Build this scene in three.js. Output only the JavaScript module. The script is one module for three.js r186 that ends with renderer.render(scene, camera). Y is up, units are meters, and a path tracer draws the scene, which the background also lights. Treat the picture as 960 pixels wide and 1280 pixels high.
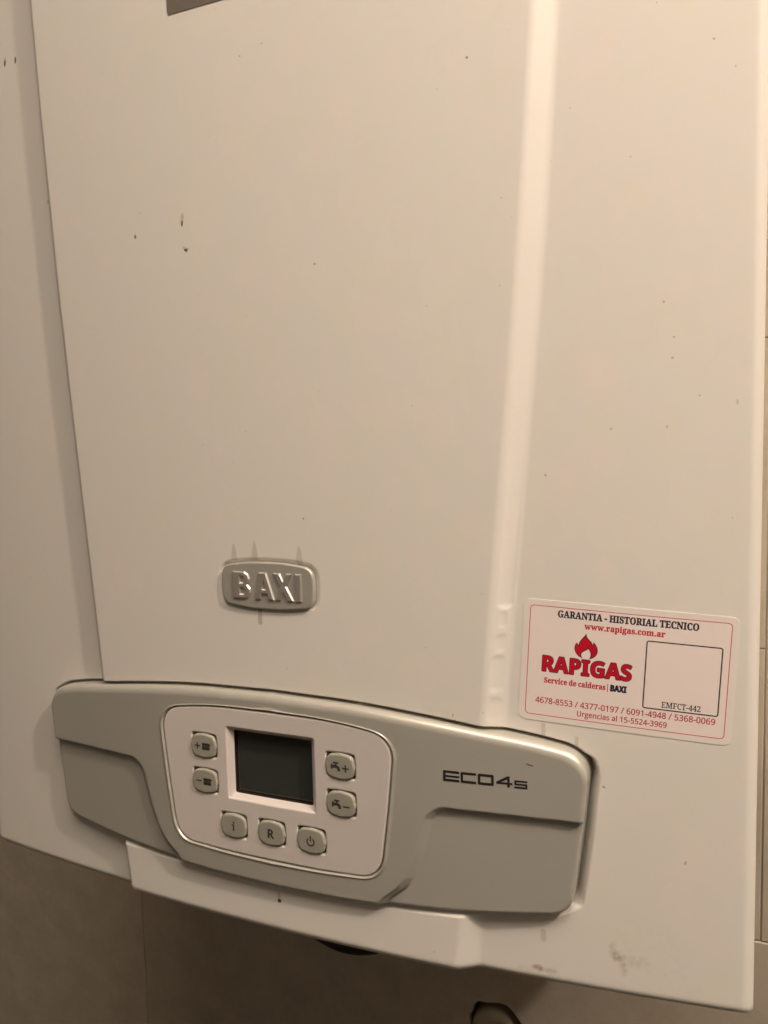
import * as THREE from 'three';
import { mergeGeometries, mergeVertices, toCreasedNormals } from 'three/addons/utils/BufferGeometryUtils.js';
import { TessellateModifier } from 'three/addons/modifiers/TessellateModifier.js';
import { RoundedBoxGeometry } from 'three/addons/geometries/RoundedBoxGeometry.js';
import { RectAreaLightUniformsLib } from 'three/addons/lights/RectAreaLightUniformsLib.js';
import { FontLoader } from 'three/addons/loaders/FontLoader.js';
import { ImprovedNoise } from 'three/addons/math/ImprovedNoise.js';

// All shapes below are in millimetres about the boiler's centre line (x), a level on its cover (y) and its front (z);
// M() turns them to metres with the floor at y = 0.
const H0 = 1.44;
const M = (x, y, z) => new THREE.Vector3(x / 1000, y / 1000 + H0, z / 1000);

// ---------------------------------------------------------------- camera, lamp, exposure
const scene = new THREE.Scene();
scene.background = new THREE.Color(0x000000);
const camera = new THREE.PerspectiveCamera(63.43, 768 / 1024, 0.01, 30);
camera.position.copy(M(193.9, 91.8, 318.3));
camera.rotation.set(-0.0871, 0.4116, -0.0221, 'YXZ');
const renderer = new THREE.WebGLRenderer({ antialias: true });
renderer.setSize(768, 1024);
renderer.toneMapping = THREE.LinearToneMapping;
renderer.toneMappingExposure = 1;
renderer.shadowMap.enabled = true;
RectAreaLightUniformsLib.init();
const WARM = new THREE.Color().setRGB(1, 0.822, 0.665);
// a square ceiling light above the photographer gives most of the light, softly
const CEILING = M(290, 1196, 650), CEILING_SIZE = 0.6, CEILING_POWER = 10.9;
const soft_light = new THREE.RectAreaLight(WARM, CEILING_POWER, CEILING_SIZE, CEILING_SIZE);
soft_light.position.copy(CEILING).y -= 0.004; soft_light.rotation.x = -Math.PI / 2; scene.add(soft_light);
// a bare globe lamp on the right-hand wall rakes across the cover and throws the crisp shadows
const GLOBE = M(1050, 1090, 420), GLOBE_CD = 3.7;
const ROOM = { x0: -1500, x1: 1150, z0: -300, z1: 1700, y0: -1440, y1: 1210 };

// ---------------------------------------------------------------- small helpers
let seed = 7;
const rnd = () => ((seed = (seed * 16807) % 2147483647) - 1) / 2147483646;
const clamp = (v, a = 0, b = 1) => Math.min(b, Math.max(a, v));
const lerp = (a, b, t) => a + (b - a) * t;
const sstep = (a, b, v) => { const t = clamp((v - a) / (b - a)); return t * t * (3 - 2 * t); };
const noise = new ImprovedNoise();
const used = {};
function numbered(name) { const n = used[name] ?? 0; used[name] = n + 1; return n ? `${name}_${String(n).padStart(3, '0')}` : name; }
function origin(o) { const v = new THREE.Vector3(); for (let p = o; p && p !== scene; p = p.parent) v.add(p.position); return v; }
function part(name, geo, mat, parent, label) {          // geo in millimetres in the scene's axes
  const g = geo.clone(); g.scale(0.001, 0.001, 0.001);
  const o = parent === scene ? new THREE.Vector3() : origin(parent);
  g.translate(-o.x, H0 - o.y, -o.z);
  const m = new THREE.Mesh(g, mat); m.name = parent === scene ? numbered(name) : name;
  m.castShadow = m.receiveShadow = true; if (label) m.userData.label = label;
  parent.add(m); return m;
}
function flatCap(g) {                                    // keeps the flat front of a bevelled extrusion flat-shaded
  const p = g.attributes.position, n = g.attributes.normal, a = new THREE.Vector3(), b = new THREE.Vector3(), c = new THREE.Vector3();
  for (let i = 0; i < p.count; i += 3) { a.fromBufferAttribute(p, i); b.fromBufferAttribute(p, i + 1).sub(a); c.fromBufferAttribute(p, i + 2).sub(a); b.cross(c).normalize(); if (b.z > 0.9995) for (let k = 0; k < 3; k++) n.setXYZ(i + k, 0, 0, 1); }
  return g;
}
function thing(name, [x, y, z], label, category) {
  const o = new THREE.Group(); o.name = numbered(name); o.position.copy(M(x, y, z)); o.userData = { label, category }; scene.add(o); return o;
}
const std = (rgb, roughness, more = {}) => new THREE.MeshStandardMaterial({ color: new THREE.Color().setRGB(...rgb), roughness, side: THREE.DoubleSide, ...more });
const phys = (rgb, roughness, more = {}) => new THREE.MeshPhysicalMaterial({ color: new THREE.Color().setRGB(...rgb), roughness, side: THREE.DoubleSide, ...more });

function dataTex(w, h, f, srgb) {
  const d = new Uint8Array(w * h * 4);
  for (let j = 0; j < h; j++) for (let i = 0; i < w; i++) { const c = f(i, j); d.set([c[0], c[1], c[2], 255], (j * w + i) * 4); }
  const t = new THREE.DataTexture(d, w, h); t.magFilter = THREE.LinearFilter; t.minFilter = THREE.LinearFilter; t.wrapS = t.wrapT = THREE.RepeatWrapping;
  if (srgb) t.colorSpace = THREE.SRGBColorSpace; t.needsUpdate = true; return t;
}
// fine orange-peel of sprayed paint / moulded plastic
function peel(size, fx) {
  return dataTex(512, 512, (i, j) => {
    const p = (i / 512) * Math.PI * 2, q = (j / 512) * Math.PI * 2, r = fx;
    const n = noise.noise(Math.cos(p) * r + 9, Math.sin(p) * r + Math.cos(q) * r, Math.sin(q) * r) * 0.6 + noise.noise(Math.cos(p) * r * 2.3, Math.sin(p) * r * 2.3 + Math.cos(q) * r * 2.3, Math.sin(q) * r * 2.3 + 4) * 0.4;
    const v = clamp(128 + n * 120, 0, 255); return [v, v, v];
  });
}
const peelTex = peel(512, 14), grainTex = dataTex(512, 512, () => { const v = 110 + rnd() * 60; return [v, v, v]; });

// ---------------------------------------------------------------- outlines of the control panel and its keypad (right halves, top to bottom)
function spline(pts, n) { return new THREE.CatmullRomCurve3(pts.map(p => new THREE.Vector3(p[0], p[1], 0)), false, 'centripetal').getSpacedPoints(n).map(p => [p.x, p.y]); }
function corner(a, c, b, n) { const o = []; for (let i = 0; i <= n; i++) { const t = i / n; o.push([(1 - t) ** 2 * a[0] + 2 * t * (1 - t) * c[0] + t * t * b[0], (1 - t) ** 2 * a[1] + 2 * t * (1 - t) * c[1] + t * t * b[1]]); } return o; }
// a section list with fixed counts so that two outlines can be stitched point to point
function outline(top, tc, side, bc, bottom) {
  const R = [...spline(top, 130), ...corner(...tc, 36).slice(1), ...spline(side, 70).slice(1), ...corner(...bc, 36).slice(1), ...spline(bottom, 130).slice(1)];
  const L = R.slice(1, -1).reverse().map(([x, y]) => [-x, y]);
  return [...R, ...L];                                   // clockwise from the top middle
}
const PANEL = outline(
  [[0, -20.7], [41, -21.8], [70, -24.2], [95, -27.1], [118, -30], [127, -31.6]],
  [[127, -31.6], [138.8, -33.6], [138.9, -44]],
  [[138.9, -44], [136.2, -70], [133.2, -93.5]],
  [[133.2, -93.5], [132.2, -101], [123, -102.3]],
  [[123, -102.3], [110, -104], [88, -106.3], [57, -108.2], [30, -109.4], [0, -109.8]]);
const KEYPAD = outline(
  [[0, -28.4], [25, -28.9], [40, -30.2], [49, -31.5]],
  [[49, -31.5], [59.3, -33.2], [59.3, -43]],
  [[59.3, -43], [57, -65], [54.3, -85.5]],
  [[54.3, -85.5], [53, -95.6], [44, -96.3]],
  [[44, -96.3], [24, -97.3], [0, -97.6]]);
const BADGE = (() => {
  const R = [...spline([[0, 38.9], [10, 38.6], [19, 37.5]], 24), ...corner([19, 37.5], [23.4, 37], [23.8, 32.8], 10).slice(1), ...spline([[23.8, 32.8], [24.1, 28.3], [23.8, 23.6]], 12).slice(1), ...corner([23.8, 23.6], [23.4, 19.4], [19, 18.9], 10).slice(1), ...spline([[19, 18.9], [10, 17.8], [0, 17.5]], 24).slice(1)];
  return [...R, ...R.slice(1, -1).reverse().map(([x, y]) => [-x, y])];
})();
function sdf(poly) {                                     // signed distance (outside positive) and outward direction
  const n = poly.length, bx = poly.map(p => p[0]), by = poly.map(p => p[1]);
  const x0 = Math.min(...bx), x1 = Math.max(...bx), y0 = Math.min(...by), y1 = Math.max(...by);
  return (x, y, far = 8) => {
    if (x < x0 - far || x > x1 + far || y < y0 - far || y > y1 + far) return [99, 0, 0];
    let best = 1e9, cx = 0, cy = 0, inside = false;
    for (let i = 0, j = n - 1; i < n; j = i++) {
      const ax = bx[j], ay = by[j], ex = bx[i] - ax, ey = by[i] - ay;
      const t = clamp(((x - ax) * ex + (y - ay) * ey) / (ex * ex + ey * ey + 1e-12)), px = ax + t * ex - x, py = ay + t * ey - y, d = px * px + py * py;
      if (d < best) { best = d; cx = px; cy = py; }
      if ((by[i] > y) !== (ay > y) && x < ex * (y - ay) / ey + ax) inside = !inside;
    }
    const d = Math.sqrt(best), s = inside ? -1 : 1;
    return [d * s, -cx / (d + 1e-9) * s, -cy / (d + 1e-9) * s];
  };
}
const panelD = sdf(PANEL), badgeD = sdf(BADGE), keypadD = sdf(KEYPAD);

// ---------------------------------------------------------------- the cover's relief
const SAG = 14, RH = 5;
const sag = x => -SAG * (x / 200) ** 2;
const RT = [[-150, 85.5], [-135, 87.2], [-80, 94], [-23, 100.2], [30, 104.8], [125, 113.2], [170, 117], [253, 122.4], [308, 125.2], [480, 133]];
function ridgeX(y) { let i = 0; while (i < RT.length - 2 && y > RT[i + 1][0]) i++; return lerp(RT[i][1], RT[i + 1][1], (y - RT[i][0]) / (RT[i + 1][0] - RT[i][0])); }
const soft = (t, k = 0.16) => { if (t <= -k) return 0; if (t >= 1 + k) return 1; if (t < k) return (t + k) ** 2 / (4 * k); if (t > 1 - k) return 1 - (1 + k - t) ** 2 / (4 * k); return t; };
// dents in the paint where drops ran down the right-hand slope: [y of the rounded foot, length, x offset across the slope, half width, height]
const RUNS = [[22.5, 96, 5, 3, 0.5], [15, 7, 4.6, 1.7, 0.4], [4.8, 8, 4.6, 2.4, 0.5], [-12, 16, 4.2, 2.7, 0.5], [-24.5, 11, 4.2, 2.9, 0.5]];
const RIPPLES = []; for (let i = 0; i < 26; i++) RIPPLES.push([106 - i * 2.6 + rnd() * 0.8, 1.2 + rnd() * 2.2, 0.8 + rnd() * 0.5, 0.05 + rnd() * 0.07]);
function ridge(x, y) {
  const inner = ridgeX(y) + (x > 0 ? -3 : 0.5), a = Math.abs(x), w = x > 0 ? 8.2 : 5;
  return soft((inner + w - a) / w, x > 0 ? 0.2 : 0.12);
}
function relief(x, y) {
  let z = sag(x) + RH * ridge(x, y);
  if (x > 92 && x < 126 && y < 125 && y > -30) {
    const ix = ridgeX(y) - 3;
    for (const [fy, len, off, w, h] of RUNS) {
      const px = (x - ix - off) / w, up = (y - fy) / len; if (up < 0 || up > 1 || Math.abs(px) > 1) continue;
      const q = y < fy + w ? Math.hypot(px, (fy + w - y) / w) : y > fy + len - w ? Math.hypot(px, (y - fy - len + w) / w) : Math.abs(px);
      if (q < 1) z -= (len > 50 ? 1.3 : 0.6) * h * (1 - q * q) * (len > 50 ? 0.1 + 0.9 * (1 - up) ** 1.5 : 1);
    }
    for (const [ry, off, w, h] of RIPPLES) { const q = ((x - ix - off) / 1.5) ** 2 + ((y - ry - (x - ix - off) * 0.5) / w) ** 2; if (q < 1) z += h * (1 - q) ** 2; }
  }
  const [d, nx, ny] = panelD(x, y);
  if (d < 6) {                                            // the well that the panel sits in
    const up = sstep(0.35, 0.8, ny), dn = sstep(0.4, 0.8, -ny);
    const gap = lerp(lerp(0.2, 0.55, up), 0.7, dn), w = lerp(lerp(3.5, 1.1, up), 2.0, dn), deep = lerp(lerp(7.6, 3.6, up), 2.4, dn);
    z -= deep * (1 - soft((d - gap) / w)) + (d < 0 ? Math.min(3, -d * 2) : 0);
  }
  const b = badgeD(x, y, 4)[0];
  if (b < 3) z -= 1.3 * (1 - soft((b - 0.15) / 1.3)) + (b < -1 ? 1 : 0);
  return z;
}
function axis(segments) { const o = []; for (const [a, b, s] of segments) { const n = Math.max(1, Math.round((b - a) / s)); for (let i = 0; i < n; i++) o.push(a + (b - a) * i / n); } o.push(segments.at(-1)[1]); return o; }

// ---------------------------------------------------------------- textures
const cv = (w, h) => { const c = document.createElement('canvas'); c.width = w; c.height = h; return [c, c.getContext('2d')]; };
function coverTexture() {
  const [c, g] = cv(2048, 2048), U = x => (x + 205) / 410 * 2048, V = y => (1 - (y + 140) / 480) * 2048, S = 4.6;
  g.fillStyle = '#e6e4df'; g.fillRect(0, 0, 2048, 2048);
  for (let i = 0; i < 2600; i++) { g.fillStyle = rnd() < 0.5 ? 'rgba(214,208,198,0.035)' : 'rgba(240,238,232,0.035)'; g.beginPath(); g.ellipse(rnd() * 2048, rnd() * 2048, 6 + rnd() * 40, 6 + rnd() * 40, rnd() * 3, 0, 7); g.fill(); }
  const speck = (x, y, w, h, a, col = '60,42,28', rot = 0) => { g.fillStyle = `rgba(${col},${a})`; g.beginPath(); g.ellipse(U(x), V(y), w * S / 2, h * S / 2, rot, 0, 7); g.fill(); };
  // fly specks and chips, where the photograph has them
  for (const [x, y, w, h, a, r] of [[-38.6, 190, 1, 2.4, 0.85, 0.1], [-37.1, 178.2, 2, 1.1, 0.85, 0.5], [-36.2, 178.6, 1, 0.8, 0.5, 0], [-65.8, 187.6, 1.3, 1.6, 0.6, 0], [94.4, 236.3, 1.1, 0.8, 0.5, 0], [18.9, 58.5, 0.8, 0.8, 0.4, 0], [27.9, 165.5, 1, 0.9, 0.4, 0], [-5, 255, 0.9, 0.7, 0.25, 0], [6, 258, 0.8, 0.6, 0.25, 0],
    [-152.4, 285.6, 1.4, 3, 0.7, 0.2], [-144.4, 285.3, 1.3, 3, 0.75, 0.15], [-126.4, 213.5, 0.9, 1.6, 0.35, 0.2], [181.7, 230.9, 0.9, 0.6, 0.6, 0], [188.9, 220.6, 0.6, 0.6, 0.4, 0], [165.5, 140.3, 0.9, 0.9, 0.5, 0], [169.2, 127.3, 0.8, 0.8, 0.45, 0], [168.7, 119.7, 1.1, 0.7, 0.5, 0], [178.3, 105.5, 0.7, 0.7, 0.45, 0], [167, 94.3, 0.8, 0.9, 0.45, 0], [146.9, 94, 0.9, 0.8, 0.5, 0], [191.1, 102.7, 0.9, 1.8, 0.25, 0],
    [122.2, 76.5, 1, 1, 0.45, 0], [174.9, -75, 0.7, 1.6, 0.55, 0.2], [144.4, -47.6, 1.5, 0.8, 0.55, 0.4], [85.7, -24.5, 0.8, 1.2, 0.6, 0], [85, -22, 0.5, 1.4, 0.35, 0], [125, -62, 1, 0.7, 0.2, 0], [0.3, -118.6, 2.2, 1.7, 0.8, 0], [0.2, -116, 1.6, 3.4, 0.18, 0], [190, 60, 0.6, 0.6, 0.3, 0], [132, 214, 0.6, 0.6, 0.3, 0]]) speck(x, y, w, h, x > 100 ? a * 0.55 : a, '58,40,26', r);
  speck(-38.4, 192.2, 1.9, 4.6, 0.2, '90,70,50', 0.15); speck(-37.6, 179, 3, 1.6, 0.16, '90,70,50', 0.5); speck(-152.2, 286.5, 2, 4.2, 0.15, '90,70,50', 0.1);
  for (let i = 0; i < 70; i++) speck(-190 + rnd() * 380, -130 + rnd() * 450, 0.35 + rnd() * 0.35, 0.35 + rnd() * 0.4, 0.08 + rnd() * 0.16, '70,52,36');
  // grubby finger marks at the lower right
  const smear = (x, y, w, h, n, a) => { for (let i = 0; i < n; i++) { const p = rnd() * 6.28, q = Math.sqrt(rnd()); speck(x + Math.cos(p) * q * w, y + Math.sin(p) * q * h, 1 + rnd() * 2.6, 0.7 + rnd() * 1.6, a * 0.45 * (0.3 + rnd()), '96,74,54', -0.3 + rnd() * 0.6); } };
  smear(150, -117.5, 2.6, 1.8, 60, 0.07); smear(156, -118.5, 6, 2.6, 90, 0.028); smear(152, -122.5, 0.9, 3, 24, 0.09); smear(148, -114.5, 1.2, 3.2, 26, 0.06);
  smear(118, -128, 2.2, 1.1, 40, 0.10); smear(123, -128.6, 3, 0.9, 40, 0.05); smear(113, -129.5, 3, 1, 20, 0.03); smear(160, -108, 14, 8, 120, 0.010); smear(172, -122, 12, 7, 90, 0.010);
  // dried drip marks with rounded feet / pointed tips
  const drip = (x, y0, y1, w, a, down) => { g.fillStyle = `rgba(150,136,118,${a})`; g.beginPath(); const yb = down ? y1 : y0, yt = down ? y0 : y1; g.moveTo(U(x - w * (down ? 0.8 : 0.15)), V(yt)); g.lineTo(U(x + w * (down ? 0.8 : 0.15)), V(yt)); g.quadraticCurveTo(U(x + w), V(lerp(yt, yb, 0.6)), U(x + w * 0.9), V(yb)); g.quadraticCurveTo(U(x), V(yb - (down ? w * 1.6 : 0)), U(x - w * 0.9), V(yb)); g.quadraticCurveTo(U(x - w), V(lerp(yt, yb, 0.6)), U(x - w * (down ? 0.8 : 0.15)), V(yt)); g.fill(); };
  drip(-17.4, 39, 46.5, 1.7, 0.26, false); drip(-6.4, 39.5, 48, 1.8, 0.26, false); drip(16.2, 38, 46.5, 1.9, 0.26, false); drip(-4.7, 17.5, 11, 1.2, 0.42, true);
  drip(120.8, -23.5, -28.6, 0.9, 0.3, true); drip(133.9, -28, -32, 0.8, 0.28, true); drip(120.4, -111, -115.6, 1.2, 0.22, true);
  const t = new THREE.CanvasTexture(c); t.colorSpace = THREE.SRGBColorSpace; t.magFilter = THREE.LinearFilter; return t;
}
function stickerTexture() {                               // 1600 x 996 for 78.5 x 48.9 mm
  const W = 1600, Hh = 996, [c, g] = cv(W, Hh), k = W / 78.5;
  g.fillStyle = '#eee8e4'; g.fillRect(0, 0, W, Hh);
  const rr = (x, y, w, h, r) => { g.beginPath(); g.moveTo(x + r, y); g.lineTo(x + w - r, y); g.quadraticCurveTo(x + w, y, x + w, y + r); g.lineTo(x + w, y + h - r); g.quadraticCurveTo(x + w, y + h, x + w - r, y + h); g.lineTo(x + r, y + h); g.quadraticCurveTo(x, y + h, x, y + h - r); g.lineTo(x, y + r); g.quadraticCurveTo(x, y, x + r, y); g.closePath(); };
  const red = '#c01230';
  g.fillStyle = '#f4e9e6'; rr(54, 50, W - 108, Hh - 100, 34); g.fill();
  g.lineWidth = 5; g.strokeStyle = red; rr(54, 50, W - 108, Hh - 100, 34); g.stroke();
  const text = (s, x, y, size, font, col, width, weight = 'bold', stroke = 0) => {
    g.font = `${weight} ${size}px ${font}`; g.fillStyle = col; g.textAlign = 'left'; g.textBaseline = 'alphabetic';
    const w = g.measureText(s).width; g.save(); g.translate(x, y); if (width) g.scale(width / w, 1); g.fillText(s, 0, 0); if (stroke) { g.lineWidth = stroke; g.strokeStyle = col; g.lineJoin = 'round'; g.strokeText(s, 0, 0); } g.restore();
  };
  const navy = '#14122b';
  text('GARANTIA - HISTORIAL TECNICO', 268, 128, 74, 'serif', navy, 1050, 'bold', 4);
  text('www.rapigas.com.ar', 480, 204, 64, 'serif', red, 600, 'bold', 3);
  // flame
  g.save(); g.translate(500, 372);
  const flame = () => { g.beginPath(); g.moveTo(-30, 62); g.bezierCurveTo(-80, 40, -98, -8, -72, -48); g.bezierCurveTo(-66, -38, -60, -34, -52, -34); g.bezierCurveTo(-54, -66, -30, -84, -4, -124); g.bezierCurveTo(0, -84, 44, -78, 46, -44); g.bezierCurveTo(54, -46, 58, -54, 58, -64); g.bezierCurveTo(104, -20, 96, 44, 36, 64); g.bezierCurveTo(52, 30, 40, 4, 14, -22); g.bezierCurveTo(14, 2, -8, 0, -14, 8); g.bezierCurveTo(-40, 24, -40, 44, -30, 62); g.closePath(); };
  flame(); g.fillStyle = '#c4102c'; g.fill(); g.lineWidth = 7; g.strokeStyle = '#4a0c1c'; g.stroke(); g.restore();
  // the firm's name, red with a dark edge
  g.font = 'bold 172px sans-serif'; g.textAlign = 'left'; g.save(); g.translate(158, 578); g.scale(700 / g.measureText('RAPIGAS').width, 1);
  g.lineWidth = 16; g.strokeStyle = '#54101f'; g.lineJoin = 'round'; g.strokeText('RAPIGAS', 0, 0); g.lineWidth = 4; g.fillStyle = '#c4102c'; g.fillText('RAPIGAS', 0, 0); g.strokeStyle = '#c4102c'; g.strokeText('RAPIGAS', 0, 0); g.restore();
  text('Service de calderas', 190, 674, 60, 'serif', red, 478, 'bold', 3);
  g.fillStyle = red; g.fillRect(680, 622, 6, 66);
  text('BAXI', 700, 676, 66, 'sans-serif', navy, 124, 'bold', 7);
  text('4678-8553 / 4377-0197 / 6091-4948 / 5368-0069', 130, 846, 66, 'sans-serif', '#b3213a', 1350, 'normal', 2);
  text('Urgencias al 15-5524-3969', 458, 916, 60, 'sans-serif', '#b3213a', 680, 'normal', 2);
  // the square's frame and its number
  g.lineWidth = 9; g.strokeStyle = '#1c1110'; rr(952, 246, 540, 530, 18); g.stroke();
  text('EMFCT-442', 1086, 758, 62, 'serif', '#1c1412', 286, 'normal', 2);
  const t = new THREE.CanvasTexture(c); t.colorSpace = THREE.SRGBColorSpace; t.magFilter = THREE.LinearFilter; return t;
}

// ---------------------------------------------------------------- materials
const rep = (t, n, m = n) => { const c = t.clone(); c.repeat.set(n, m); c.needsUpdate = true; return c; };
const MAT = {
  cover: phys([1, 1, 1], 0.42, { map: coverTexture(), bumpMap: rep(peelTex, 5, 6), bumpScale: 0.000018 }),
  casing: std([0.72, 0.71, 0.68], 0.45),
  panel: phys([0.54, 0.535, 0.485], 0.37, { metalness: 0.35, bumpMap: rep(grainTex, 6, 3), bumpScale: 0.00002 }),
  keypad: phys([0.68, 0.635, 0.61], 0.4, { bumpMap: grainTex, bumpScale: 0.00001 }),
  button: std([0.34, 0.335, 0.285], 0.5),
  ink: std([0.014, 0.013, 0.012], 0.6),
  symbol: std([0.04, 0.037, 0.028], 0.6),
  dark: std([0.022, 0.019, 0.015], 0.35),
  lcd: phys([0.04, 0.044, 0.04], 0.28),
  glass: phys([1, 1, 1], 0.04, { transmission: 1, thickness: 0, ior: 1.5 }),
  badge: phys([0.57, 0.555, 0.51], 0.36, { metalness: 0.45 }),
  chrome: phys([0.66, 0.64, 0.6], 0.42, { metalness: 0.75 }),
  sticker: phys([1, 1, 1], 0.38, { map: stickerTexture(), bumpMap: rep(peelTex, 0.35), bumpScale: 0.00004 }),
  plate: std([0.17, 0.15, 0.125], 0.5),
  grout: std([0.5, 0.46, 0.41], 0.9),
  paint: std([0.16, 0.15, 0.135], 0.85),
  ceiling: std([0.7, 0.68, 0.64], 0.85),
  floor: std([0.06, 0.052, 0.045], 0.6),
};

// ---------------------------------------------------------------- the room's shell
function slab(name, x0, x1, y0, y1, z0, z1, mat) {
  const g = new THREE.BoxGeometry(x1 - x0, y1 - y0, z1 - z0); g.translate((x0 + x1) / 2, (y0 + y1) / 2, (z0 + z1) / 2);
  const m = part(name, g, mat, scene); m.userData.kind = 'structure'; return m;
}
const { x0, x1, y0, y1, z0, z1 } = ROOM;
slab('floor', x0 - 100, x1 + 100, y0 - 100, y0, z0 - 100, z1 + 100, MAT.floor);
slab('ceiling', x0 - 100, x1 + 100, y1, y1 + 100, z0 - 100, z1 + 100, MAT.ceiling);
slab('wall_left', x0 - 100, x0, y0, y1, z0 - 100, z1 + 100, MAT.paint);
slab('wall_right', x1, x1 + 100, y0, y1, z0 - 100, z1 + 100, MAT.paint);
slab('wall_front', x0, x1, y0, y1, z1, z1 + 100, MAT.paint);

// back wall: mortar bed with tiles on it, one of them broken open round a pipe
const HOLE = [14, -391, 24.5];
const holePts = (r, n, j) => { const o = []; seed = 31 + j; for (let i = 0; i < n; i++) { const a = i / n * Math.PI * 2, q = r * (1 + (rnd() - 0.5) * 0.13); o.push(new THREE.Vector2(HOLE[0] + Math.cos(a) * q, HOLE[1] + Math.sin(a) * q)); } return o; };
const wallShape = new THREE.Shape([[x0, y0], [x1, y0], [x1, y1], [x0, y1]].map(p => new THREE.Vector2(...p)));
wallShape.holes.push(new THREE.Path(holePts(26, 22, 1)));
const wallGeo = new THREE.ExtrudeGeometry(wallShape, { depth: 100, bevelEnabled: false }); wallGeo.translate(0, 0, z0 - 101.2);
const wall = part('wall_back', wallGeo, MAT.grout, scene); wall.userData.kind = 'structure';
const tileTex = dataTex(256, 256, (i, j) => {
  const n = noise.noise(i / 40, j / 40, 3.1) * 10 + noise.noise(i / 9, j / 9, 7.7) * 6 + (rnd() - 0.5) * 7; return [224 + n, 217 + n, 206 + n * 1.1];
}, true);
const tileMats = [0, 1, 2].map(i => phys([0.67 + i * 0.03, 0.635 + i * 0.03, 0.58 + i * 0.025], 0.3, { map: tileTex, bumpMap: rep(peelTex, 1), bumpScale: 0.00012 }));
seed = 99;
const yRows = []; for (let y = -58 + 212 * 4; y > -300; y -= 212) yRows.push(y); for (let y = -570; y > y0; y -= 300) yRows.push(y);
yRows.forEach((yt, r) => {
  const low = yt < -200, yb = Math.max(yt - (low ? 300 : 212), y0), w = low ? 571 : 185, ph = low ? 225 : 209;
  for (let k = 2; k >= -6; k--) {
    const a = ph + (k - 1) * w, b = ph + k * w; if (b > x1) continue;
    const s = new THREE.Shape(), e = 0.3, bv = 0.8, l = a + e + bv, rt = b - e - bv, bo = yb + e + bv, tp = yt - e - bv;
    s.moveTo(l, bo); s.lineTo(rt, bo); s.lineTo(rt, tp); s.lineTo(l, tp); s.closePath();
    const holed = HOLE[0] > a && HOLE[0] < b && HOLE[1] > yb && HOLE[1] < yt;
    if (holed) s.holes.push(new THREE.Path(holePts(HOLE[2], 26, 0)));
    const g = new THREE.ExtrudeGeometry(s, { depth: 5, bevelEnabled: true, bevelSize: bv, bevelThickness: 1.0, bevelSegments: holed ? 1 : 2 });
    const uv = g.attributes.uv; for (let i = 0; i < uv.count; i++) uv.setXY(i, (uv.getX(i) + k * 37) / 190, (uv.getY(i) + r * 53) / 190);
    g.translate(0, 0, z0 - 6 + rnd() * 0.8);
    part('tile', g, tileMats[Math.floor(rnd() * 3)], wall);
  }
});
// plugged pipe end in the hole
{
  const t = thing('pipe_stub', [HOLE[0] - 3, HOLE[1] - 4, z0 - 60], 'dark round pipe end in the broken hole of a wall tile below the boiler', 'pipe');
  const L = new THREE.LatheGeometry([[0, 63], [12, 62.6], [16.5, 61], [18.6, 58], [19.2, 54], [19.2, 0]].map(p => new THREE.Vector2(...p)), 40);
  L.rotateX(Math.PI / 2); L.translate(HOLE[0] - 2.5, HOLE[1] - 3.5, z0 - 60); part('pipe_body', L, std([0.42, 0.37, 0.28], 0.5), t);
}

// ---------------------------------------------------------------- the boiler
const boiler = thing('wall_boiler', [0, -135, -150], 'white wall-hung gas boiler with a grey control panel, warranty sticker and raised centre', 'boiler');

// front cover: one pressed sheet with rounded edges
{
  const RX = 4.5, RY = 4.5, arc = 8;
  const fx = axis([[-200 + RX, -143, 1.2], [-143, 92, 0.8], [92, 128, 0.42], [128, 143, 0.7], [143, 200 - RX, 1.2]]);
  const fy = axis([[-135 + RY, -46, 0.6], [-46, -17, 0.22], [-17, 48, 0.6], [48, 120, 0.75], [120, 465, 3.5]]);
  const cols = [], rows = [];
  for (const [d] of [[288], [20], [10]]) cols.push([-200, d + RX]);
  for (let i = 0; i < arc; i++) { const a = i / arc * Math.PI / 2; cols.push([-200 + RX - RX * Math.cos(a), RX - RX * Math.sin(a)]); }
  for (const x of fx) cols.push([x, 0]);
  for (let i = arc - 1; i >= 0; i--) { const a = i / arc * Math.PI / 2; cols.push([200 - RX + RX * Math.cos(a), RX - RX * Math.sin(a)]); }
  for (const d of [10, 20, 288]) cols.push([200, d + RX]);
  for (const d of [26, 10]) rows.push([-135, d + RY]);
  for (let i = 0; i < arc; i++) { const a = i / arc * Math.PI / 2; rows.push([-135 + RY - RY * Math.cos(a), RY - RY * Math.sin(a)]); }
  for (const y of fy) rows.push([y, 0]);
  const nc = cols.length, nr = rows.length, P = new Float32Array(nc * nr * 3), UV = new Float32Array(nc * nr * 2), I = [];
  for (let j = 0; j < nr; j++) for (let i = 0; i < nc; i++) {
    const [x, dx] = cols[i], [y, dy] = rows[j], k = j * nc + i;
    let z = relief(x, y) - dx - dy; z = Math.max(z, -292);
    P.set([x, y, z], k * 3); UV.set([(x + 205) / 410, (y + 140) / 480], k * 2);
    if (i && j) I.push(k - nc - 1, k - nc, k, k - nc - 1, k, k - 1);
  }
  const g = new THREE.BufferGeometry(); g.setAttribute('position', new THREE.BufferAttribute(P, 3)); g.setAttribute('uv', new THREE.BufferAttribute(UV, 2)); g.setIndex(I); g.computeVertexNormals();
  part('front_cover', g, MAT.cover, boiler);
}
// body behind the cover
{
  const g = new THREE.BoxGeometry(394, 592, 262); g.translate(0, -131 + 296 + 2, -292 + 131); part('casing', g, MAT.casing, boiler);
}

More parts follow.
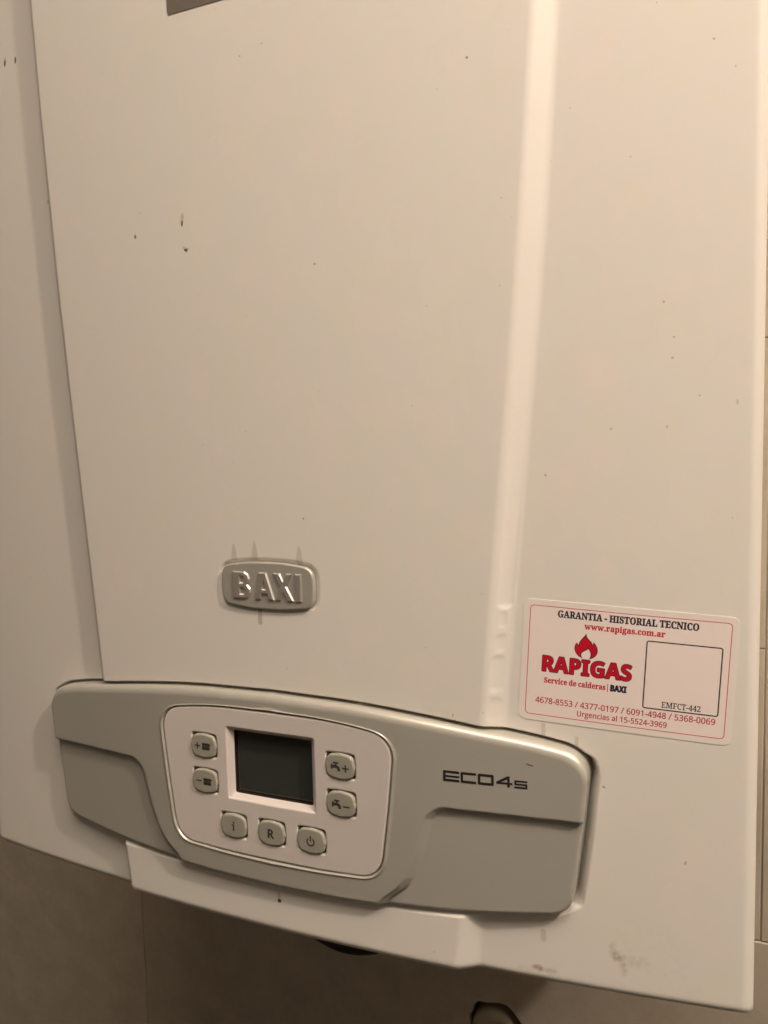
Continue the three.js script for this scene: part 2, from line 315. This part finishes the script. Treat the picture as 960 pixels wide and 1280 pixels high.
// control panel: a ring stitched from the keypad's edge to the panel's edge
const PZ = 9;                                            // the panel's face above the cover's base curve
function shieldX(y) { const T = [[-112, 48], [-104.5, 54], [-99.5, 60], [-94, 64], [-83, 68.4], [-68, 72.5], [-55, 76.5], [0, 92]]; let i = 0; while (i < T.length - 2 && y > T[i + 1][0]) i++; return lerp(T[i][1], T[i + 1][1], (y - T[i][0]) / (T[i + 1][0] - T[i][0])); }
function wing(x, y) {
  const a = (Math.abs(x) - shieldX(y)), b = -60.8 - y; if (b < -3 || a < -4) return 0;
  const k = 7, A = a - k, B = b - k; let d = (A < 0 && B < 0) ? k - Math.hypot(A, B) : Math.min(a, b);   // rounded inner corner
  const w = lerp(3.4, 1.1, sstep(-2, 8, a - b));
  return soft(d / w);
}
{
  const n = PANEL.length, ts = [];
  const inner = [[-0.0, -3.5], [0, -1.2], [0.12, -0.55], [0.35, -0.2], [0.7, 0.0]];   // [mm out of the groove edge, drop]
  const outer = []; const RO = 3.6; for (let i = 0; i <= 12; i++) { const a = i / 12 * Math.PI / 2; outer.push([RO * (1 - Math.sin(a)), RO * (1 - Math.cos(a))]); } // filled below: inset, drop
  const mid = 150, rings = [];
  for (const [o, d] of inner) rings.push(k => [k, 0, o, d]);
  const P = [], I = [], UV = []; let R = 0;
  const nrm = (poly, i) => { const a = poly[(i + n - 1) % n], b = poly[(i + 1) % n], tx = b[0] - a[0], ty = b[1] - a[1], l = Math.hypot(tx, ty) || 1; return [-ty / l, tx / l]; };   // outward for a clockwise outline
  const pn = PANEL.map((_, i) => nrm(PANEL, i)), kn = KEYPAD.map((_, i) => nrm(KEYPAD, i));
  const face = (x, y) => PZ + sag(x) - 2.5 * sstep(55, 138, Math.abs(x)) - 2.2 * wing(x, y);
  const lipUp = t => 0.5 * Math.exp(-(((t - 0.9) / 0.8) ** 2));
  const add = f => { for (let i = 0; i < n; i++) { const [x, y, z] = f(i); P.push(x, y, z); UV.push(x / 300, y / 300); } R++; };
  for (const [o, d] of inner) add(i => { const x = KEYPAD[i][0] + kn[i][0] * (o + 0.25), y = KEYPAD[i][1] + kn[i][1] * (o + 0.25); return [x, y, face(x, y) + d + 0.4 * clamp(o / 0.7)]; });
  const q0 = 0.7 + 0.25, ro = i => lerp(1.9, 3.8, sstep(-0.2, 0.9, pn[i][1]));
  for (let m = 1; m <= mid; m++) add(i => {
    const t = (m / mid) ** 1.25, r = ro(i), ax = KEYPAD[i][0] + kn[i][0] * q0, ay = KEYPAD[i][1] + kn[i][1] * q0, bx = PANEL[i][0] - pn[i][0] * r, by = PANEL[i][1] - pn[i][1] * r;
    const t2 = t < 0.12 ? t : t, x = lerp(ax, bx, t2), y = lerp(ay, by, t2); return [x, y, face(x, y) + lipUp(q0 - 0.25 + Math.hypot(x - ax, y - ay))];
  });
  for (let m = 1; m <= 12; m++) add(i => { const a = m / 12 * 1.5, r = ro(i), ins = r * (1 - Math.sin(a)), x = PANEL[i][0] - pn[i][0] * ins, y = PANEL[i][1] - pn[i][1] * ins; return [x, y, face(x, y) - r * 0.85 * (1 - Math.cos(a))]; });
  add(i => [PANEL[i][0], PANEL[i][1], sag(PANEL[i][0]) - 10]);
  for (let r = 1; r < R; r++) for (let i = 0; i < n; i++) { const a = (r - 1) * n + i, b = (r - 1) * n + (i + 1) % n, c = r * n + i, d = r * n + (i + 1) % n; I.push(a, c, b, b, c, d); }
  const g = new THREE.BufferGeometry(); g.setAttribute('position', new THREE.Float32BufferAttribute(P, 3)); g.setAttribute('uv', new THREE.Float32BufferAttribute(UV, 2)); g.setIndex(I); g.computeVertexNormals();
  var panel = part('control_panel', g, MAT.panel, boiler, 'grey control panel with recessed lower ends');
}
const V2 = a => a.map(p => new THREE.Vector2(p[0], p[1]));
function rrShape(cx, cy, w, h, r, bulge = 0, cls = THREE.Shape) {
  const s = new cls(), x = cx - w / 2, y = cy - h / 2;
  s.moveTo(x + r, y); s.quadraticCurveTo(cx, y - bulge, x + w - r, y); s.quadraticCurveTo(x + w, y, x + w, y + r); s.quadraticCurveTo(x + w + bulge, cy, x + w, y + h - r); s.quadraticCurveTo(x + w, y + h, x + w - r, y + h);
  s.quadraticCurveTo(cx, y + h + bulge, x + r, y + h); s.quadraticCurveTo(x, y + h, x, y + h - r); s.quadraticCurveTo(x - bulge, cy, x, y + r); s.quadraticCurveTo(x, y, x + r, y); return s;
}
const bend = (g, lift, onPanel) => { const p = g.attributes.position; for (let i = 0; i < p.count; i++) p.setZ(i, p.getZ(i) + lift + sag(p.getX(i)) - (onPanel ? 2.5 * sstep(55, 138, Math.abs(p.getX(i))) : 0)); g.computeVertexNormals(); return g; };
const LCD = [0, -54.6];
const BUTTONS = [
  [-35.4, -48.4, 'plus_radiator', 'grey button with a plus and radiator symbol'], [-35.4, -65.3, 'minus_radiator', 'grey button with a minus and radiator symbol'],
  [35.4, -48.4, 'tap_plus', 'grey button with a tap and plus symbol'], [35.4, -65.3, 'tap_minus', 'grey button with a tap and minus symbol'],
  [-20.3, -84.4, 'i', 'grey button marked i'], [0, -84.4, 'R', 'grey button marked R'], [20.3, -84.4, 'power', 'grey button with a power symbol']];
{
  const s = new THREE.Shape(V2(KEYPAD.map(([x, y]) => { const k = 1.0, dx = x, dy = y + 62, l = Math.hypot(dx, dy); return [x - dx / l * k, y - dy / l * k]; })));
  s.holes.push(rrShape(LCD[0], LCD[1], 46.6, 35, 1.6, 0, THREE.Path));
  for (const [x, y] of BUTTONS) s.holes.push(rrShape(x, y + 0.15, 15.4, 12.7, 2.4, 0.5, THREE.Path));
  let g = new THREE.ExtrudeGeometry(s, { depth: 2.4, bevelEnabled: true, bevelSize: 0.85, bevelThickness: 0.75, bevelOffset: 0, bevelSegments: 3, curveSegments: 10 });
  g.translate(0, 0, -3.1 - 0.0);
  g = toCreasedNormals(g, 0.6);
  g = new TessellateModifier(3, 9).modify(g);
  flatCap(g);
  const p = g.attributes.position; for (let i = 0; i < p.count; i++) p.setZ(i, p.getZ(i) + PZ + sag(p.getX(i)));
  var keypad = part('keypad', g, MAT.keypad, boiler, 'white keypad plate with rounded corners');
  // backing that closes the groove
  const b = new THREE.ExtrudeGeometry(new THREE.Shape(V2(KEYPAD.map(([x, y]) => [x * 1.02, (y + 62) * 1.02 - 62]))), { depth: 1, bevelEnabled: false }); b.translate(0, 0, PZ - 8.2); part('backing_board', b, MAT.dark, keypad);
}
// display: sloped frame, dark well, screen
{
  const ringPts = (w, h, r) => rrShape(LCD[0], LCD[1], w, h, r).getSpacedPoints(240).slice(0, 240);
  const strip = (loops) => { const P = [], I = [], n = loops[0][0].length; loops.forEach(([pts, z], r) => { pts.forEach((p, i) => { P.push(p.x, p.y, z + PZ + sag(p.x)); if (r) { const a = (r - 1) * n + i, b = (r - 1) * n + (i + 1) % n, c = r * n + i, d = r * n + (i + 1) % n; I.push(a, b, c, b, d, c); } }); }); const g = new THREE.BufferGeometry(); g.setAttribute('position', new THREE.Float32BufferAttribute(P, 3)); g.setIndex(I); const q = g.toNonIndexed(); q.computeVertexNormals(); return toCreasedNormals(q, 0.5); };
  const d = part('display', (() => { const g = new THREE.BoxGeometry(43, 32, 1); g.translate(LCD[0], LCD[1], PZ - 6.2); return g; })(), MAT.lcd, boiler, 'blank dark liquid crystal display');
  part('display_frame', strip([[ringPts(45.6, 34, 1.9), -0.7], [ringPts(44.9, 33.3, 1.8), -0.8], [ringPts(41.2, 30.4, 0.9), -2.35], [ringPts(40.6, 29.8, 0.8), -2.75]]), MAT.keypad, d);
  part('display_well', strip([[ringPts(40.6, 29.8, 0.8), -2.75], [ringPts(40.2, 29.4, 0.8), -5.7]]), MAT.dark, d);
  const gl = new THREE.BoxGeometry(39, 28.2, 1.0); gl.translate(LCD[0] + 0.4, LCD[1] + 0.5, PZ - 5.1); part('screen_glass', gl, phys([0.04, 0.045, 0.042], 0.16), d);
  part('display_rim', strip([[ringPts(39.2, 28.4, 0.5), -4.9], [ringPts(39.0, 28.2, 0.5), -4.4], [ringPts(38.5, 27.7, 0.4), -4.4], [ringPts(38.4, 27.6, 0.4), -4.65]]), std([0.1, 0.085, 0.068], 0.3), d);
}
// symbols as thin print
const font = await new FontLoader().loadAsync('fonts/droid/droid_sans_bold.typeface.json');
const rect = (x, y, w, h) => { const s = new THREE.Shape(); s.moveTo(x, y); s.lineTo(x + w, y); s.lineTo(x + w, y + h); s.lineTo(x, y + h); s.closePath(); return s; };
const poly = pts => new THREE.Shape(V2(pts));
const plus = (x, y, r, t) => [rect(x - r, y - t / 2, 2 * r, t), rect(x - t / 2, y + t / 2, t, r - t / 2), rect(x - t / 2, y - r, t, r - t / 2)];
const minus = (x, y, r, t) => [rect(x - r, y - t / 2, 2 * r, t)];
const radiator = (x, y) => { const o = []; for (let i = 0; i < 6; i++) o.push(rect(x - 2.1 + i * 0.7, y - 1.7, 0.54, 3.3)); o.push(rect(x - 2.1, y - 1.1, 4.2, 0.35), rect(x - 2.1, y + 0.7, 4.9, 0.45)); return o; };
const tap = (x, y) => [rect(x - 1, y + 1.3, 2.6, 0.7), rect(x - 0.1, y + 0.6, 0.8, 0.8), rect(x - 2.1, y - 1.3, 0.75, 2.3), poly([[x - 1.5, y + 0.6], [x + 0.9, y + 0.6], [x + 2, y - 0.1], [x + 2.3, y - 1], [x + 2.3, y - 1.9], [x + 1.1, y - 1.9], [x + 1, y - 0.9], [x + 0.5, y - 0.6], [x - 1.5, y - 0.7]])];
const letterShapes = (t, size, x, y) => { const sh = font.generateShapes(t, size); const g = new THREE.ShapeGeometry(sh); g.computeBoundingBox(); const b = g.boundingBox, cx = (b.min.x + b.max.x) / 2, cy = (b.min.y + b.max.y) / 2; return { sh, dx: x - cx, dy: y - cy }; };
function print(shapes, z, th = 0.07) { const g = mergeGeometries(shapes.map(s => new THREE.ExtrudeGeometry(s, { depth: th, bevelEnabled: false, curveSegments: 8 }))); g.translate(0, 0, z); return g; }
const ringShape = (x, y, r, t) => { const s = new THREE.Shape(), a0 = Math.PI * 0.5 + 0.62, a1 = Math.PI * 2.5 - 0.62; s.absarc(x, y, r + t / 2, a0, a1, false); s.absarc(x, y, r - t / 2, a1, a0, true); s.closePath(); return s; };
for (const [x, y, kind, label] of BUTTONS) {
  const s = rrShape(x, y, 11.6, 9, 3.4, 0.75);
  let g = new THREE.ExtrudeGeometry(s, { depth: 3.2, bevelEnabled: true, bevelSize: 1.0, bevelThickness: 1.0, bevelSegments: 6, curveSegments: 12 });
  const top = PZ + sag(x) + 0.9; g = flatCap(toCreasedNormals(g, 0.7)); g.translate(0, 0, top - 4.2);
  const b = part('button', g, MAT.button, boiler, label), z = top - 0.0 + 0.02; let p;
  if (kind === 'plus_radiator') p = print([...plus(x - 3.1, y, 1.5, 0.6), ...radiator(x + 1.6, y)], z);
  if (kind === 'minus_radiator') p = print([...minus(x - 3.1, y, 1.5, 0.6), ...radiator(x + 1.6, y)], z);
  if (kind === 'tap_plus') p = print([...tap(x - 2, y), ...plus(x + 2.9, y - 0.4, 1.6, 0.62)], z);
  if (kind === 'tap_minus') p = print([...tap(x - 2, y), ...minus(x + 2.9, y - 0.6, 1.6, 0.62)], z);
  if (kind === 'power') p = print([ringShape(x, y - 0.2, 1.75, 0.62), rect(x - 0.3, y + 0.1, 0.6, 2.4)], z);
  if (kind === 'i') p = print([poly([[x - 0.15, y - 2.1], [x + 0.55, y - 2.1], [x + 0.75, y + 1], [x - 0.75, y + 0.75], [x - 0.75, y + 0.35], [x + 0.05, y + 0.4]]), rect(x, y + 1.4, 0.8, 0.8)], z);
  if (kind === 'R') { const q = letterShapes('R', 4.3, x, y); p = print(q.sh, z); p.translate(q.dx, q.dy, 0); }
  part('symbol', p, MAT.symbol, b);
}
// model name printed on the panel
{
  const yb = -49.0, h = 4.6, t = 1.05, mid = yb + h / 2;
  const E = x => [rect(x, yb, t, h), rect(x + t, yb, 5.7, t), rect(x + t, yb + h - t, 5.7, t), rect(x + t, mid - t / 2, 5.7, t * 0.8)];
  const C = x => [rect(x, yb + 0.3, t, h - 0.6), rect(x + 0.3, yb, 6.1, t * 0.98), rect(x + 0.3, yb + h - t, 6.1, t * 0.98)].map(a => a);
  const O = x => { const s = rrShape(x + 3.25, mid, 6.5, h, 0.7); s.holes.push(rrShape(x + 3.25, mid, 6.5 - 2 * t, h - 2 * t, 0.25, 0, THREE.Path)); return [s]; };
  const four = x => { const s = poly([[x, yb + 1.15], [x + 4.4, yb + 1.15], [x + 4.4, yb], [x + 5.4, yb], [x + 5.4, yb + 1.15], [x + 6.5, yb + 1.15], [x + 6.5, yb + 1.95], [x + 5.4, yb + 1.95], [x + 5.4, yb + h], [x + 4.5, yb + h], [x, yb + 2]]); s.holes.push(new THREE.Path(V2([[x + 1.9, yb + 1.98], [x + 4.4, yb + 3.25], [x + 4.4, yb + 1.98]]))); return [s]; };
  const sL = x => { const a = 5.1, k = 0.74, hh = 3.3, m = yb + hh / 2; return [rect(x, yb, a, k), rect(x, m - k / 2, a, k), rect(x, yb + hh - k, a, k), rect(x, m + k / 2, k, hh / 2 - k * 1.5), rect(x + a - k, yb + k, k, hh / 2 - k * 1.5)]; };
  [[E, 81.6], [C, 88.9], [O, 96], [four, 103.5], [sL, 110.8]].forEach(([f, x]) => part('letter', bend(print(f(x), 0, 0.09), PZ + 0.0, true), MAT.ink, panel));
  // scuff marks on the panel
  part('scuff', bend(print([poly([[115.4, -38.2], [117, -38.7], [118.2, -38.9], [118.3, -39.3], [116.8, -39.2], [115.5, -38.7]])], 0, 0.05), PZ, true), std([0.12, 0.1, 0.08], 0.7), panel);
}
// maker's badge with raised letters
{
  const g0 = new THREE.ExtrudeGeometry(new THREE.Shape(V2(BADGE.map(([x, y]) => [x * 0.955, (y - 28.2) * 0.92 + 28.2]))), { depth: 2.4, bevelEnabled: true, bevelSize: 0.85, bevelThickness: 0.8, bevelSegments: 4 });
  g0.translate(0, 0, RH - 1.6 - 0.8 + 0.6);
  const badge = part('badge', flatCap(toCreasedNormals(g0, 0.6)), MAT.badge, boiler, 'silver name badge with raised letters'), z = RH - 1.6 - 0.8 + 0.6 + 2.4 + 0.8 - 0.3;
  const yb = 22.2, yt = 34.2, h = yt - yb;
  const B = poly([[-17.2, yb], [-11, yb], [-9, yb + 0.8], [-8.1, yb + 2.6], [-8.2, yb + 4.4], [-9.6, yb + 6.2], [-8.8, yb + 7.4], [-8.6, yb + 9], [-9.2, yb + 10.8], [-11, yt], [-17.2, yt]]);
  B.holes.push(new THREE.Path(V2([[-13.6, yb + 1.9], [-11.5, yb + 1.9], [-10.9, yb + 3.3], [-11.5, yb + 4.9], [-13.6, yb + 4.9]])), new THREE.Path(V2([[-13.6, yb + 7], [-11.8, yb + 7], [-11.2, yb + 8.5], [-11.8, yb + 10], [-13.6, yb + 10]])));
  const A = poly([[-5.6, yb], [-2.9, yb], [-2.3, yb + 2.6], [0.6, yb + 2.6], [1.3, yb], [4.1, yb], [0.2, yt], [-3.6, yt]]);
  A.holes.push(new THREE.Path(V2([[-1.8, yb + 4.6], [0, yb + 4.6], [-0.9, yb + 8.4]])));
  const X = poly([[4.6, yb], [7.4, yb], [8.9, yb + 3.7], [10.9, yb], [14, yb], [10.4, yb + 6.3], [13.3, yt], [10.3, yt], [8.9, yt - 3.4], [7.2, yt], [4, yt], [7.3, yb + 6.2]]);
  const Iq = poly([[14.9, yb], [17.9, yb], [17.9, yt], [14.9, yt]]);
  for (const s of [B, A, X, Iq]) {
    const g = new THREE.ExtrudeGeometry(s, { depth: 0.45, bevelEnabled: true, bevelSize: 0.55, bevelThickness: 0.65, bevelOffset: -0.4, bevelSegments: 1 }); g.translate(0, 0, z);
    part('letter', g, MAT.chrome, badge);
  }
}
// stickers: thin sheets that follow the cover
function sheet(cx, cy, w, h, rot, r, th, nx = 40, ny = 24) {
  const base = rrShape(0, 0, w, h, r), pts = base.getSpacedPoints(160).slice(0, 160), P = [], UV = [], I = [], c = Math.cos(rot), s = Math.sin(rot), rings = 26;
  const put = (x, y, z) => { const X = cx + x * c - y * s, Y = cy + x * s + y * c; P.push(X, Y, sag(X) + RH * ridge(X, Y) + z); UV.push(x / w + 0.5, y / h + 0.5); };
  for (let k = 0; k <= rings; k++) for (const p of pts) put(p.x * k / rings, p.y * k / rings, th);
  for (const p of pts) put(p.x, p.y, -0.2);
  const n = pts.length; for (let k = 1; k <= rings + 1; k++) for (let i = 0; i < n; i++) { const a = (k - 1) * n + i, b = (k - 1) * n + (i + 1) % n, d = k * n + i, e = k * n + (i + 1) % n; if (k === 1) I.push(a, d, e); else I.push(a, d, b, b, d, e); }
  const g = new THREE.BufferGeometry(); g.setAttribute('position', new THREE.Float32BufferAttribute(P, 3)); g.setAttribute('uv', new THREE.Float32BufferAttribute(UV, 2)); g.setIndex(I);
  const q = toCreasedNormals(g, 0.7); return q;
}
part('warranty_sticker', sheet(152.1, 0.3, 80, 49.6, -0.0585, 3.4, 0.16), MAT.sticker, boiler, 'white and red warranty sticker with phone numbers');
part('rating_plate', sheet(8.2, 315, 100, 71, 0, 0.6, 0.2), MAT.plate, boiler, 'dark grey plate near the top of the cover');

// a dark cable hanging in a loop under the boiler
{
  const c = new THREE.CatmullRomCurve3([[-70, -128, -75], [-52, -146, -70], [-28, -169, -62], [0, -178.5, -60], [28, -171, -62], [55, -150, -72], [74, -128, -80]].map(p => new THREE.Vector3(...p)));
  const m = part('cable', new THREE.TubeGeometry(c, 90, 4.2, 14), std([0.012, 0.011, 0.01], 0.6), scene);
  m.userData.label = 'black cable sagging just below the bottom edge of the boiler'; m.userData.category = 'cable';
}

// ---------------------------------------------------------------- the two lamps
{
  const t = new THREE.Group(); t.name = 'ceiling_light'; t.position.copy(CEILING); t.userData = { label: 'square white light panel on the ceiling', category: 'lamp' }; scene.add(t);
  const f = new THREE.Mesh(new RoundedBoxGeometry(0.64, 0.012, 0.64, 2, 0.004), std([0.7, 0.69, 0.67], 0.5)); f.name = 'frame'; f.position.y = 0.007; f.castShadow = true; t.add(f);
  const d = new THREE.Mesh(new THREE.BoxGeometry(CEILING_SIZE, 0.002, CEILING_SIZE), new THREE.MeshStandardMaterial({ color: 0x222222, emissive: WARM, emissiveIntensity: 2 })); d.name = 'diffuser'; t.add(d);
}
{
  const t = new THREE.Group(); t.name = 'wall_lamp'; t.position.copy(GLOBE); t.userData = { label: 'small round globe lamp on an arm on the right wall', category: 'lamp' }; scene.add(t);
  const bulb = new THREE.Mesh(new THREE.SphereGeometry(0.04, 32, 20), new THREE.MeshStandardMaterial({ color: 0x111111, emissive: WARM, emissiveIntensity: 8 })); bulb.name = 'bulb'; t.add(bulb);
  const arm = new THREE.Mesh(new THREE.CylinderGeometry(0.01, 0.02, 0.06, 20), std([0.5, 0.5, 0.5], 0.4)); arm.name = 'lamp_arm'; arm.rotation.z = -Math.PI / 2; arm.position.x = 0.07; arm.castShadow = true; t.add(arm);
  const l = new THREE.PointLight(WARM, GLOBE_CD, 0, 2); l.castShadow = true; l.shadow.radius = 1.6; t.add(l);
}
renderer.render(scene, camera);
